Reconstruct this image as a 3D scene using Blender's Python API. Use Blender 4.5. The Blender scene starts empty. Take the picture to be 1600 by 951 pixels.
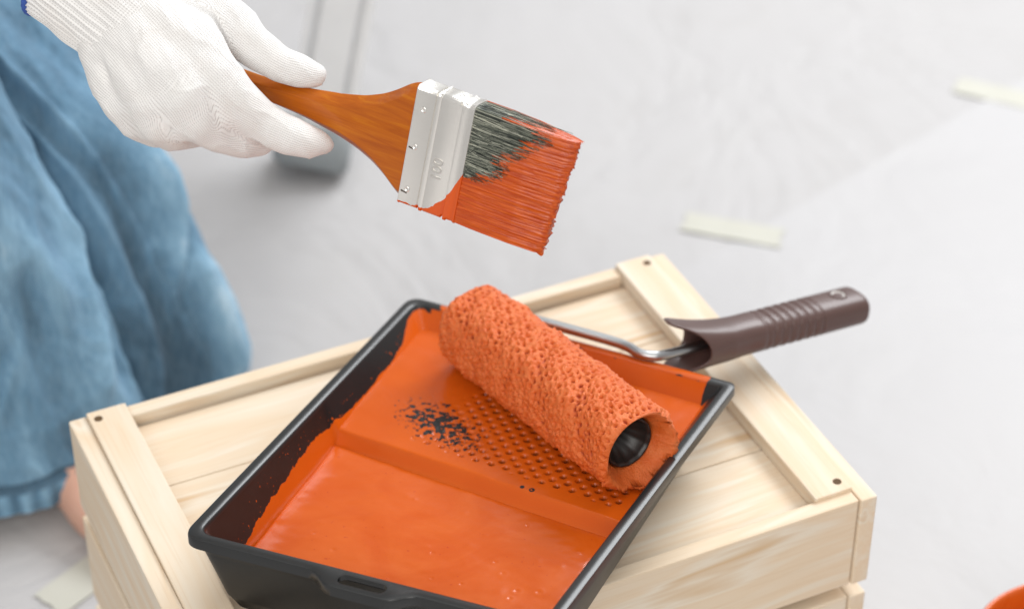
import bpy, bmesh, math, random
import numpy as np
from mathutils import Vector, Matrix
random.seed(4); rng = np.random.default_rng(7)
S = bpy.context.scene
COL = S.collection

# ------------------------------------------------------------------ camera
Z0 = 0.25                                   # crate top above the floor
CAMP = np.array([0, 0, 1.03981 + Z0])
FPX = 3688.39
FW = np.array([0.0, 0.79520, -0.60636]); RT = np.array([1.0, 0.00157, 0.00206]); UP = np.array([-0.0026, 0.60636, 0.79520])
cd = bpy.data.cameras.new("camera"); cam = bpy.data.objects.new("camera", cd); COL.objects.link(cam)
M = Matrix(((RT[0], UP[0], -FW[0], CAMP[0]), (RT[1], UP[1], -FW[1], CAMP[1]), (RT[2], UP[2], -FW[2], CAMP[2]), (0, 0, 0, 1)))
cam.matrix_world = M
cd.sensor_width = 36; cd.lens = 36 * FPX / 1600
cd.clip_start = 0.05; cd.clip_end = 60
cd.dof.use_dof = True; cd.dof.focus_distance = 1.445; cd.dof.aperture_fstop = 4.6
S.camera = cam

# ------------------------------------------------------------------ light
w = bpy.data.worlds.new("World"); S.world = w; w.use_nodes = True
bg = w.node_tree.nodes["Background"]; bg.inputs[0].default_value = (1.0, 0.985, 0.97, 1); bg.inputs[1].default_value = 0.47
def area(name, loc, target, size, energy, color):
    l = bpy.data.lights.new(name, 'AREA'); l.shape = 'RECTANGLE'; l.size, l.size_y = size; l.energy = energy; l.color = color
    o = bpy.data.objects.new(name, l); COL.objects.link(o); o.location = loc
    o.rotation_euler = (Vector(target) - Vector(loc)).to_track_quat('-Z', 'Y').to_euler()
    return o
area("window_light", (1.5, 3.5, 2.5), (0, 1.2, 0.2), (2.3, 1.5), 128, (0.95, 0.975, 1.0))
area("overhead_fill_light", (0.1, 1.2, 3.2), (0, 1.2, 0), (2.6, 2.6), 22, (1.0, 0.985, 0.96))  # added soft fill from above, no ceiling lamp is known
area("room_fill_light", (-0.5, -1.6, 2.3), (-0.1, 1.2, 0.3), (3.0, 2.0), 72, (1.0, 0.97, 0.93))
vs = S.view_settings; vs.view_transform = 'Standard'; vs.look = 'None'; vs.exposure = 0.01; vs.gamma = 1; vs.use_curve_mapping = False
S.cycles.max_bounces = 8

# ------------------------------------------------------------------ helpers
def at(px, py, t):                          # point seen at photo pixel px,py, t metres along the view axis
    return CAMP + t * (FW + RT * (px - 800) / FPX - UP * (py - 475.5) / FPX)
def tag(o, label=None, cat=None, group=None, kind=None):
    if label: o['label'] = label
    if cat: o['category'] = cat
    if group: o['group'] = group
    if kind: o['kind'] = kind
    return o
def empty(name, loc=(0, 0, 0), rot=None):
    o = bpy.data.objects.new(name, None); COL.objects.link(o); o.empty_display_size = 0.02
    if rot is not None: o.matrix_world = Matrix.Translation(Vector(loc)) @ rot.to_4x4()
    else: o.location = loc
    return o
def obj(name, verts, faces, mat, parent=None, smooth=True, attrs=None, mw=None):
    me = bpy.data.meshes.new(name); me.from_pydata([tuple(map(float, v)) for v in verts], [], [tuple(map(int, f)) for f in faces]); me.validate()
    return mobj(name, me, mat, parent, smooth, attrs, mw)
def mobj(name, me, mat, parent=None, smooth=True, attrs=None, mw=None):
    for k, a in (attrs or {}).items():
        a = np.asarray(a, np.float32)
        if a.ndim == 1:
            at_ = me.attributes.new(k, 'FLOAT', 'POINT'); at_.data.foreach_set('value', a)
        else:
            at_ = me.attributes.new(k, 'FLOAT_VECTOR', 'POINT'); at_.data.foreach_set('vector', a.ravel())
    if smooth: me.polygons.foreach_set('use_smooth', [True] * len(me.polygons))
    me.materials.clear(); me.materials.append(mat)
    o = bpy.data.objects.new(name, me); COL.objects.link(o)
    if mw is not None: o.matrix_world = mw
    if parent: o.parent = parent
    return o
def grid_faces(n, m, wrap=False, off=0):    # n rings of m points
    f = []
    for i in range(n - 1):
        for j in range(m if wrap else m - 1):
            k = (j + 1) % m
            f.append((off + i * m + j, off + i * m + k, off + (i + 1) * m + k, off + (i + 1) * m + j))
    return f
def loft(rings, cap=(True, True), wrap=True):
    n, m = len(rings), len(rings[0]); V = np.concatenate(rings); F = grid_faces(n, m, wrap)
    V = list(V)
    if cap[0]:
        V.append(np.mean(rings[0], 0)); c = len(V) - 1; F += [(c, (j + 1) % m, j) for j in range(m)]
    if cap[1]:
        V.append(np.mean(rings[-1], 0)); c = len(V) - 1; o = (n - 1) * m; F += [(c, o + j, o + (j + 1) % m) for j in range(m)]
    return V, F
def norm(v): v = np.asarray(v, float); return v / np.linalg.norm(v)
def sweep(path, radii, N=24, ref=(0, 0, 1), cap=(True, True)):
    path = np.asarray(path, float); rings = []
    T = np.gradient(path, axis=0); side = None; th = np.linspace(0, 2 * np.pi, N, endpoint=False)
    for i, p in enumerate(path):
        t = norm(T[i])
        if side is None: side = norm(np.cross(t, ref))
        side = norm(side - t * (side @ t)); up = np.cross(side, t)
        r = radii[i]; a, b = (r if np.ndim(r) else (r, r))
        rings.append(p + np.cos(th)[:, None] * a * side + np.sin(th)[:, None] * b * up)
    return loft(rings, cap)
def resample(P, n):                         # Catmull-Rom through rows of P
    P = np.asarray(P, float); m = len(P); out = []
    for x in np.linspace(0, m - 1, n):
        i = min(int(x), m - 2); f = x - i
        p0, p1, p2, p3 = P[max(i - 1, 0)], P[i], P[i + 1], P[min(i + 2, m - 1)]
        out.append(.5 * (2 * p1 + (p2 - p0) * f + (2 * p0 - 5 * p1 + 4 * p2 - p3) * f * f + (3 * p1 - p0 - 3 * p2 + p3) * f ** 3))
    return np.array(out)
def fbm(x, y, seed, f0=1.0, octs=4, k=9):
    r = np.random.default_rng(seed); o = np.zeros(np.broadcast(x, y).shape); a = 1.0
    for _ in range(octs):
        for _ in range(k):
            an = r.uniform(0, 2 * np.pi); f = f0 * r.uniform(.6, 1.5)
            o = o + a / k ** .5 * np.sin(f * (np.cos(an) * x + np.sin(an) * y) + r.uniform(0, 6.28))
        a *= .5; f0 *= 2.1
    return o
def board(name, size, mw, mat, parent, bev=0.0014, seg=2, warp=0.0):
    bm = bmesh.new(); bmesh.ops.create_cube(bm, size=1)
    for v in bm.verts: v.co = Vector((v.co.x * size[0], v.co.y * size[1], v.co.z * size[2]))
    bmesh.ops.bevel(bm, geom=bm.edges[:], offset=bev, segments=seg, affect='EDGES', profile=.6)
    me = bpy.data.meshes.new(name); bm.to_mesh(me); bm.free()
    return mobj(name, me, mat, parent, False, None, mw)
def evaluated(o):
    dg = bpy.context.evaluated_depsgraph_get(); dg.update()
    return bpy.data.meshes.new_from_object(o.evaluated_get(dg))
def sstep(a, b, x): t = np.clip((x - a) / (b - a), 0, 1); return t * t * (3 - 2 * t)

# ------------------------------------------------------------------ materials
class NT:
    def __init__(s, name):
        s.m = bpy.data.materials.new(name); s.m.use_nodes = True; s.t = s.m.node_tree; s.b = s.t.nodes["Principled BSDF"]; s.l = s.t.links
    def n(s, typ, **kw):
        nd = s.t.nodes.new(typ)
        for k, v in kw.items():
            if k.startswith('i_'): nd.inputs[k[2:].replace('_', ' ')].default_value = v
            else: setattr(nd, k, v)
        return nd
    def link(s, a, b): s.l.new(a, b)
    def coord(s, which='Object'): return s.n('ShaderNodeTexCoord').outputs[which]
    def attr(s, name, out='Fac'): nd = s.n('ShaderNodeAttribute', attribute_name=name); return nd.outputs[out]
    def mapping(s, vec, scale=(1, 1, 1), loc=(0, 0, 0), rot=(0, 0, 0)):
        nd = s.n('ShaderNodeMapping'); nd.inputs['Scale'].default_value = scale; nd.inputs['Location'].default_value = loc; nd.inputs['Rotation'].default_value = rot
        s.link(vec, nd.inputs['Vector']); return nd.outputs[0]
    def noise(s, vec, scale, detail=3, rough=.5, dist=0, out='Fac'):
        nd = s.n('ShaderNodeTexNoise', i_Scale=scale, i_Detail=detail, i_Roughness=rough, i_Distortion=dist)
        if vec is not None: s.link(vec, nd.inputs['Vector'])
        return nd.outputs[out]
    def ramp(s, fac, stops):
        nd = s.n('ShaderNodeValToRGB'); e = nd.color_ramp.elements
        while len(e) < len(stops): e.new(.5)
        for el, (p, c) in zip(e, stops): el.position = p; el.color = (*c, 1) if len(c) == 3 else c
        s.link(fac, nd.inputs[0]); return nd.outputs[0]
    def math(s, op, a, b=None, c=None):
        nd = s.n('ShaderNodeMath', operation=op)
        for i, x in enumerate((a, b, c)):
            if x is None: continue
            if isinstance(x, (int, float)): nd.inputs[i].default_value = x
            else: s.link(x, nd.inputs[i])
        return nd.outputs[0]
    def mix(s, fac, a, b, blend='MIX'):
        nd = s.n('ShaderNodeMix', data_type='RGBA', blend_type=blend)
        for i, x in ((0, fac), (6, a), (7, b)):
            if isinstance(x, (int, float)): nd.inputs[i].default_value = x
            elif isinstance(x, tuple): nd.inputs[i].default_value = (*x, 1)
            else: s.link(x, nd.inputs[i])
        return nd.outputs[2]
    def bump(s, h, strength=.5, dist=.001, prev=None):
        nd = s.n('ShaderNodeBump', i_Strength=strength, i_Distance=dist); s.link(h, nd.inputs['Height'])
        if prev is not None: s.link(prev, nd.inputs['Normal'])
        return nd.outputs[0]
    def set(s, **kw):
        for k, v in kw.items():
            i = s.b.inputs[k.replace('_', ' ')]
            if isinstance(v, (int, float)): i.default_value = v
            elif isinstance(v, tuple): i.default_value = (*v, 1) if len(v) == 3 and i.type == 'RGBA' else v
            else: s.link(v, i)
        return s.m
def mat_wood(name, light, mid, dark):
    m = NT(name); co = m.coord(); oi = m.n('ShaderNodeObjectInfo')
    off = m.n('ShaderNodeVectorMath', operation='MULTIPLY_ADD'); m.link(oi.outputs['Random'], off.inputs[0]); off.inputs[1].default_value = (3.1, 7.7, 5.3); m.link(co, off.inputs[2])
    v = m.mapping(off.outputs[0], (1.6, 26, 26))
    warp = m.noise(m.mapping(off.outputs[0], (3, 8, 8)), 1.0, 2, out='Color')
    vv = m.n('ShaderNodeVectorMath', operation='MULTIPLY_ADD'); m.link(warp, vv.inputs[0]); vv.inputs[1].default_value = (.5, 1.6, 1.6); m.link(v, vv.inputs[2])
    g = m.noise(vv.outputs[0], 1.6, 3, .55)
    fine = m.noise(m.mapping(off.outputs[0], (9, 420, 420)), 1.0, 3, .6)
    c = m.ramp(g, [(.3, light), (.52, mid), (.6, light), (.7, dark), (.78, mid)])
    c = m.mix(m.math('MULTIPLY', m.math('GREATER_THAN', fine, .58), .16), c, dark)
    c = m.mix(m.math('MULTIPLY', oi.outputs['Random'], .22), c, mid)
    kn = m.n('ShaderNodeTexVoronoi', i_Scale=1.0); m.link(m.mapping(off.outputs[0], (7, 17, 17)), kn.inputs['Vector'])
    k = m.math('LESS_THAN', kn.outputs['Distance'], .045)
    c = m.mix(m.math('MULTIPLY', k, .45), c, (.42, .22, .09))
    return m.set(Base_Color=c, Roughness=.62, Specular_IOR_Level=.28, Normal=m.bump(fine, .12, .0006))
PINE = mat_wood("pine_wood", (.755, .678, .562), (.725, .580, .420), (.60, .405, .225))
def simple(name, col, rough=.5, metal=0, spec=.5, noise=None, **kw):
    m = NT(name); k = dict(Base_Color=col, Roughness=rough, Metallic=metal, Specular_IOR_Level=spec); k.update(kw)
    if noise:
        n = m.noise(m.coord(), noise[0], 3); k['Normal'] = m.bump(n, noise[1], noise[2])
        k['Base_Color'] = m.mix(m.math('MULTIPLY', n, .35), col, tuple(x * .6 for x in col))
    return m.set(**k)
HOLE = simple("hole_shade", (.10, .055, .02), .8)
ORANGE = (.565, .090, .005)
def mat_paint(name, wave=90, strength=.25, dark=(.55, .07, .012), rough=.24):
    m = NT(name); co = m.coord(); n = m.noise(co, wave, 3, .5, .4); n2 = m.noise(co, 18, 4, .55, 1.3)
    c = m.mix(m.ramp(n2, [(.30, (0, 0, 0)), (.72, (1, 1, 1))]), (.545, .080, .004), (.615, .112, .008))
    sp = m.noise(co, 260, 2, .5)
    c = m.mix(m.math('MULTIPLY', m.math('GREATER_THAN', sp, .73), .55), c, dark)
    return m.set(Base_Color=c, Roughness=m.ramp(n2, [(.3, (rough * .8,) * 3), (.7, (rough * 1.5,) * 3)]), Specular_IOR_Level=.5, Normal=m.bump(n, strength, .0012))
PAINT = mat_paint("wet_orange_paint")
def plastic_black(name, mask_fn=None, spec=.4):
    m = NT(name); co = m.coord(); n = m.noise(co, 900, 2)
    base = m.mix(m.noise(co, 30, 3), (.009, .010, .0105), (.016, .0175, .018))
    nm = m.bump(n, .12, .0004); col, rg = base, .42
    if mask_fn:
        k = mask_fn(m, co)
        pn = m.noise(co, 60, 3, .5, .4); pc = m.mix(m.ramp(m.noise(co, 22, 3), [(.35, (0, 0, 0)), (.75, (1, 1, 1))]), ORANGE, (.605, .106, .007))
        col = m.mix(k, base, pc); rgn = m.n('ShaderNodeMix'); m.link(k, rgn.inputs[0]); rgn.inputs[2].default_value = .32; rgn.inputs[3].default_value = .20; rg = rgn.outputs[0]
        nm = m.bump(m.math('MULTIPLY', k, 1.0), .5, .0008, m.bump(pn, .12, .001))
    return m.set(Base_Color=col, Roughness=rg, Specular_IOR_Level=spec, Normal=nm)

# ------------------------------------------------------------------ floor
m = NT("floor_sheet"); co = m.coord(); n = m.noise(co, 5, 4, .55, .6); n2 = m.noise(co, 1.7, 2)
c = m.mix(n2, (.465, .452, .447), (.488, .481, .487)); crs = m.noise(co, 2.6, 4, .6, 1.2); crs = m.math('ABSOLUTE', m.math('SUBTRACT', crs, .5)); crs = m.math('MINIMUM', m.math('MULTIPLY', crs, 14.0), 1.0); n = m.math('MULTIPLY_ADD', crs, .25, n)
smud = m.noise(co, 14, 4, .65); c = m.mix(m.ramp(smud, [(.5, (0, 0, 0)), (.8, (.35, .35, .35))]), c, (.41, .397, .385))
c = m.mix(m.math('MULTIPLY', m.math('GREATER_THAN', m.noise(co, 55, 2), .765), .4), c, (.68, .68, .70))
m.set(Base_Color=c, Roughness=.6, Specular_IOR_Level=.3, Normal=m.bump(n, .45, .014)); FLOORM = m.m
def sheet(name, poly_fn, nx, ny, zf):
    V = []; 
    for i in range(nx):
        for j in range(ny):
            x, y = poly_fn(i / (nx - 1), j / (ny - 1)); V.append((x, y, zf(x, y, i / (nx - 1), j / (ny - 1))))
    return V, grid_faces(nx, ny)
V, F = sheet('floor', lambda a, b: (-5 + 10 * a, -3 + 11 * b), 2, 2, lambda x, y, a, b: 0.0)
tag(obj('floor', V, [f[::-1] for f in F], FLOORM, smooth=False), kind='structure')
p0, p1 = np.array([-.583, 1.076]), np.array([1.9, 3.312]); dirn = norm(p1 - p0); nrm = np.array([dirn[1], -dirn[0]])
def zf(x, y, a, b):
    e = math.exp(-(b * 1.6 / .02) ** 2) if b > 0 else 0
    return .0003 + float(sstep(.30, .37, a)) * .0003 + float(sstep(0, .05, b)) * (.0004 + .0003 * math.sin(x * 9 + y * 13) + .0002 * math.sin(x * 23 - y * 17)) + (.0008 * math.exp(-((a - .42) / .05) ** 2) * math.exp(-b * 40))
V, F = sheet('floor_covering', lambda a, b: tuple(p0 + dirn * a * 3.4 + nrm * b * 1.6), 160, 60, zf)
m = NT("floor_film"); co = m.coord(); n = m.noise(co, 7, 4, .55, .6)
c = m.mix(m.noise(co, 2, 2), (.472, .461, .46), (.502, .497, .507))
m.set(Base_Color=c, Roughness=.5, Specular_IOR_Level=.35, Normal=m.bump(n, .4, .012))
o = obj('floor_covering', V, F, m.m); tag(o, kind='structure')
m = NT("masking_tape"); co = m.coord()
m.set(Base_Color=m.mix(m.noise(co, 40, 3), (.515, .508, .442), (.530, .521, .462)), Roughness=.65, Normal=m.bump(m.noise(co, 300, 2), .3, .0004)); TAPE = m.m
def tape(c, ang, ln, wd, label, seed):
    r = np.random.default_rng(seed); n = 26; V = []; top = .0018
    ca, sa = math.cos(ang), math.sin(ang)
    for i in range(n):
        for j in range(9):
            s_, t_ = i / (n - 1) - .5, j / 8 - .5; x, y = s_ * ln, t_ * wd
            if i in (0, n - 1): x += r.uniform(-.002, .002)
            V.append((x, y, .0002 * math.sin(s_ * 14) + .0001 * r.random()))
    k = len(V); V += [(x, y, z - .0003) for x, y, z in V]
    F = grid_faces(n, 9); F = [f[::-1] for f in F] + grid_faces(n, 9, off=k)
    ring = [j for j in range(9)] + [i * 9 + 8 for i in range(1, n)] + [(n - 1) * 9 + j for j in range(7, -1, -1)] + [i * 9 for i in range(n - 2, 0, -1)]
    F += [(ring[i], ring[(i + 1) % len(ring)], ring[(i + 1) % len(ring)] + k, ring[i] + k) for i in range(len(ring))]
    o = obj('masking_tape', V, F, TAPE, smooth=False); o.location = (c[0], c[1], top); o.rotation_euler = (0, 0, ang)
    return tag(o, label, 'tape', 'strips of masking tape on the floor')
tape((.207, 1.806), -.30, .094, .030, 'pale yellow masking tape strip on floor just behind the crate', 1)
tape((.497, 2.044), -.42, .092, .030, 'pale yellow masking tape strip on floor at far right edge', 2)
tape((-.330, 1.340), .9, .085, .034, 'pale yellow masking tape strip on floor below the bare foot', 3)

# ------------------------------------------------------------------ crate
CR = empty('wooden_crate', (-.0308, 1.1944, 0), Matrix.Rotation(.442, 3, 'Z'))
tag(CR, 'upturned pale pine slatted crate carrying the paint tray', 'crate')
CL, CW, SH, GAP, TH = .46, .2987, .0759, .0111, .0130
T4 = lambda x, y, z: Matrix.Translation((x, y, z))
RZ90 = Matrix.Rotation(math.pi / 2, 4, 'Z')
for k in range(3):
    zc = Z0 - SH / 2 - k * (SH + GAP)
    for s in (-1, 1):                       # end slats: outermost, run across the width
        board('end_slat', (CW, TH - .0006, SH), T4(s * (CL / 2 - TH / 2), 0, zc) @ RZ90, PINE, CR)
    L2 = CL - 2 * TH - .0008
    lf = L2 if k else 2 * .18905             # the top far board stops between the battens
    board('side_slat', (L2, .0115, SH), T4(0, -(CW / 2 - .0062 - .0012), zc - .0005), PINE, CR)
    board('side_slat', (lf, .0115, SH), T4(0, CW / 2 - .0062, zc - .0005), PINE, CR)
    if not k:
        for s in (-1, 1): board('notched_end', (.0272, .0115, SH - .0102), T4(s * .2029, CW / 2 - .0062, zc - .0005 - .0051), PINE, CR)
for s in (-1, 1):
    bt = board('batten', (.2868, .0280, .0115), T4(s * .2032, .0058, Z0 - .0030) @ RZ90, PINE, CR, .0012)
    for y in (.1385, -.1285):
        n = 18; th = np.linspace(0, 2 * np.pi, n, endpoint=False); rr = []
        for r_, z_ in ((.0030, .0), (.0028, .0002), (.0025, .0002), (.0012, .0001)):
            rr.append(np.stack([s * .2110 + r_ * np.cos(th), y + (.0015 if y > 0 else 0) + r_ * np.sin(th), np.full(n, Z0 + .00285 + z_)], -1))
        V, F = loft(rr, (False, True)); obj('nail_hole', V, F, HOLE, CR)
    for y in (-1, 1):
        board('corner_post', (.21, .020, .022), T4(s * (CL / 2 - TH - .0112), y * (CW / 2 - .0135 - .0115), Z0 - .019 - .105 - .001) @ Matrix.Rotation(math.pi / 2, 4, 'Y'), PINE, CR)
pw = (CW - 2 * .0140) / 4
for k in range(4):
    board('bottom_plank', (CL - 2 * TH - .001, pw - .0013, .0085), T4(0, -CW / 2 + .0140 + pw * (k + .5), Z0 - .0132 - (.0006 if k % 2 else 0)), PINE, CR, .0009)

# ------------------------------------------------------------------ paint tray
TR_ = Matrix(((.9077, .4195, -.0042), (-.4156, .9005, .1283), (.0576, -.1147, .9917)))
TC = np.array([-.025, 1.139, .055 + Z0]); TRn = np.array(TR_)
TY = empty('paint_tray', TC, TR_)
tag(TY, 'black plastic roller tray smeared with orange paint on the crate', 'paint tray')
QUAD = [np.array(p) for p in ((-.1257, .1604), (.1254, .1462), (.1208, -.1486), (-.1193, -.1576))]   # FL FR NR NL
def outline(inset, rad=(.012, .006, .008, .013), bulge=0.0, ns=70, nc=9):
    P = []; Ls = []
    for i in range(4):
        a, b = QUAD[i], QUAD[(i + 1) % 4]; d = norm(b - a); nn = np.array([d[1], -d[0]]); Ls.append((a + nn * inset, d))
    for i in range(4):
        (a, d), (b, e) = Ls[i - 1], Ls[i]; A = np.array([d, -e]).T; s = np.linalg.solve(A, b - a); P.append(a + d * s[0])
    out = []; sid = []
    for i in range(4):
        c, nx = P[i], P[(i + 1) % 4]; pv = P[i - 1]; r = max(rad[i] - inset * .4, .003)
        A, B = c + norm(pv - c) * r, c + norm(nx - c) * r
        for k in range(nc):
            f = k / nc; out.append((1 - f) ** 2 * A + 2 * f * (1 - f) * c + f * f * B); sid.append(i - .5)
        r2 = max(rad[(i + 1) % 4] - inset * .4, .003); C = nx + norm(c - nx) * r2
        for k in range(ns):
            p = B + (C - B) * k / ns; out.append(p); sid.append(i)
    out = np.array(out); sid = np.array(sid)
    if bulge:
        e = (sid == 2); u = out[:, 0]; bl = bulge * np.where(np.abs(u - .003) < .036, .5 + .5 * np.cos(np.pi * np.clip((np.abs(u - .003) - .017) / .019, 0, 1)), 0); out[:, 1] -= e * bl
    return out, sid
def ridge_v(u): return .0035 - .1 * u
def floor_d(u, v):
    q = v - ridge_v(u)
    ramp_ = .0200 - .008 * np.clip(q, 0, .15) / .14
    res = .0300 + .016 * np.clip(-q - .006, 0, .16) / .15
    k = sstep(-.0075, .0008, q); return res * (1 - k) + ramp_ * k
def ring3(inset, depth, **kw):
    o, s = outline(inset, **kw); d = depth(o[:, 0], o[:, 1]) if callable(depth) else np.full(len(o), depth)
    return np.column_stack([o, -d]), s
# lip: closed ring with a slot through its widened front
prof = [(.0086, .0034), (.0078, .0008), (.0066, .0), (.0016, .0), (.0003, .0006), (.0, .0018), (.0, .0072), (.0010, .0080), (.0020, .0072), (.0022, .0034)]
rings = []
for ins, d in prof:
    r_, _ = ring3(ins, d, bulge=.0105 if ins < .006 else 0); rings.append(r_)
rings.append(rings[0]); n, mm = len(rings) - 1, len(rings[0])
V = np.concatenate(rings[:-1]); F = []
for i in range(n):
    for j in range(mm):
        i2, j2 = (i + 1) % n, (j + 1) % mm; F.append((i * mm + j, i2 * mm + j, i2 * mm + j2, i * mm + j2))
def lipmask(m, co):
    sx = m.n('ShaderNodeSeparateXYZ'); m.link(co, sx.inputs[0]); x, y = sx.outputs[0], sx.outputs[1]
    nz = m.noise(co, 85, 3, .6)
    far = m.math('SUBTRACT', y, .1385); far = m.math('MULTIPLY_ADD', x, .0565, far)
    inn = m.math('MULTIPLY_ADD', m.math('SUBTRACT', nz, .5), .012, far)
    k = m.math('GREATER_THAN', inn, .006)
    xr = m.math('MULTIPLY', m.math('GREATER_THAN', m.math('MULTIPLY_ADD', nz, .02, x), -.088), m.math('LESS_THAN', m.math('MULTIPLY_ADD', nz, .008, x), .1105))
    return m.math('MULTIPLY', k, xr)
LIPM = plastic_black("tray_plastic_lip", lipmask, .6)
lip = obj('lip', V, F, LIPM, TY)
bm = bmesh.new(); bm.from_mesh(lip.data); bmesh.ops.recalc_face_normals(bm, faces=bm.faces[:]); bm.to_mesh(lip.data); bm.free()
th = np.linspace(0, 2 * np.pi, 40, endpoint=False)
yc = -.1548; ov = np.stack([.003 + np.sign(np.cos(th)) * .011 + .0045 * np.cos(th), yc + .0045 * np.sin(th) + .036 * (.011 * np.sign(np.cos(th)) + .0045 * np.cos(th))], -1)
Vc, Fc = loft([np.column_stack([ov, np.full(40, .02)]), np.column_stack([ov, np.full(40, -.02)])])
cut = obj('slot_cutter', Vc, Fc, LIPM, TY, False)
bm = bmesh.new(); bm.from_mesh(cut.data); bmesh.ops.recalc_face_normals(bm, faces=bm.faces[:]); bm.to_mesh(cut.data); bm.free()
bo = lip.modifiers.new('b', 'BOOLEAN'); bo.object = cut; bo.operation = 'DIFFERENCE'; bo.solver = 'EXACT'
nm_ = evaluated(lip); lip.modifiers.clear(); lip.data = nm_
bpy.data.objects.remove(cut)
nm_.polygons.foreach_set('use_smooth', [True] * len(nm_.polygons))
es = lip.modifiers.new('e', 'EDGE_SPLIT'); es.split_angle = math.radians(50)
# inner walls
def wallmask(m, co):
    a = m.attr('pm'); nz = m.noise(co, 110, 4, .65); nz2 = m.noise(co, 420, 2, .5)
    v = m.math('ADD', a, m.math('MULTIPLY_ADD', nz, .5, -.25)); k = m.math('GREATER_THAN', v, 0)
    sp = m.math('MULTIPLY', m.math('GREATER_THAN', nz2, .70), m.math('GREATER_THAN', a, -1.0))
    br = m.math('GREATER_THAN', m.math('MULTIPLY_ADD', m.noise(co, 260, 3, .6), 1.5, m.math('MULTIPLY', m.attr('bare'), .80)), 1.30)
    return m.math('MULTIPLY', m.math('MULTIPLY', m.math('MAXIMUM', k, sp), m.math('SUBTRACT', 1.0, br)), m.math('MULTIPLY_ADD', m.attr('pitd'), -.8, 1.0))
WALLM = plastic_black("tray_plastic_painted", wallmask, .35)
NW = 30; rings = []; pm = []
for i in range(NW):
    f = i / (NW - 1); o, s = outline(.0078 + .0105 * f, ns=190)
    fd = floor_d(o[:, 0], o[:, 1]) + .0006; d = .0012 + (fd - .0012) * f
    rings.append(np.column_stack([o, -d]))
    u, v = o[:, 0], o[:, 1]
    thr_left = np.interp(v, [-.16, -.12, -.08, -.04, -.01, .005, .02, .05, .10, .118, .135, .16], [.95, .78, .62, .52, .45, .52, .80, .90, .88, .66, .2, .1])
    left = (f - thr_left) * 2.2
    far = np.clip((.106 - u) / .006, -1, 1); far = np.where(u < -.104, -.3 + f * 1.2, far)
    other = (f - .55) * 2
    pm.append(np.where(np.abs(s - 3) < .6, np.where(s == 2.5, other, left), np.where(s == -.5, left, np.where(np.isin(s, (0, .5)), far, other))))
V, F = loft(rings, (False, False)); obj('inner_wall', V, F, WALLM, TY, attrs={'pm': np.concatenate(pm)})
# outer skirt down to the crate
def base_d(u, v): return (TC[2] + TRn[2, 0] * u + TRn[2, 1] * v - (Z0 + .0040)) / TRn[2, 2]
rings = []
for ins, fr in ((.0035, 0), (.0062, .02), (.0075, .2), (.0165, .80), (.0172, .82), (.0220, 1.0), (.030, 1.0)):
    o, s = outline(ins); bd = base_d(o[:, 0], o[:, 1]); rings.append(np.column_stack([o, -(.0045 + (bd - .0045) * fr)]))
PLB = plastic_black("tray_plastic"); V, F = loft(rings, (False, False)); obj('outer_wall', V, F, PLB, TY)
# floor: reservoir and ramp with waffle pits
nu, nv = 330, 400
U, Vv = np.meshgrid(np.linspace(-.1125, .1105, nu), np.linspace(-.1385, .147, nv)); 
U = np.where(U < 0, U / .1125 * (.1193 + .0064 * (Vv + .1576) / .318 - .0168), U / .1105 * (.1208 + .0046 * (Vv + .1486) / .295 - .0168))
D = floor_d(U, Vv); q = Vv - ridge_v(U)
# diamond lattice of pits
a1, a2 = np.array([.0054, -.0054]), np.array([.0054, .0054]); pit = np.zeros_like(U); rl = np.random.default_rng(3)
ia = np.linalg.inv(np.array([a1, a2]).T); l1 = ia[0, 0] * U + ia[0, 1] * Vv; l2 = ia[1, 0] * U + ia[1, 1] * Vv
dx, dy = l1 - np.round(l1), l2 - np.round(l2); rnd = np.sin(np.round(l1) * 12.9898 + np.round(l2) * 78.233) * 43758.5453; rnd = rnd - np.floor(rnd)
reg = sstep(.010, .014, q) * (1 - sstep(.098, .104, q)) * sstep(-.080, -.074, U) * (1 - sstep(.096, .10, U))
fill = np.exp(-(((U + .046 + .5 * (Vv - .045)) / .043) ** 2 + ((Vv - .044 + .12 * (U + .05)) / .025) ** 2) ** 1.3)
pit = np.exp(-((dx ** 2 + dy ** 2) / .058) ** 3) * reg * (.75 + .5 * rnd) * (1 - .95 * fill) * (1 - sstep(-.022, -.050, U - .25 * (Vv - .06)))
ridgebump = (np.cos(2 * np.pi * dx) * .5 + .5) * (np.cos(2 * np.pi * dy) * .5 + .5)
tops = np.exp(-((np.abs(dx) - .5) ** 2 + (np.abs(dy) - .5) ** 2) / .03) * reg
Zf = -D - .0055 * pit + .00006 * tops * (1 - .5 * fill) + .00022 * fbm(U, Vv, 5, 90, 3)
Zf += .0001 * fill * fbm(U, Vv, 8, 1400, 1)
pmf = 1.2 - 1.1 * np.maximum(0, pit - .86) * (rnd > .8) * 6
for (pu, pv, pr) in ((.034, .002, .0018), (.041, .0015, .0022), (-.07, -.03, .0016), (.05, -.06, .0018)):
    pmf -= 2.2 * np.exp(-(((U - pu) / pr) ** 2 + ((Vv - pv) / pr) ** 2) ** 2)
V = np.column_stack([U.ravel(), Vv.ravel(), Zf.ravel()]); obj('ramp_floor', V, grid_faces(nv, nu), WALLM, TY, attrs={'pm': pmf.ravel(), 'pitd': (sstep(.06, .45, pit) * (.45 + .6 * rnd)).ravel(), 'bare': (fill * (.75 + .5 * tops) * (1 - .6 * pit)).ravel()})
# far support legs
for u in (-.085, .085):
    o_, = [board('foot', (.02, .006, .020), Matrix.Translation((u, .105, -.030)), PLB, TY, .001)]
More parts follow.
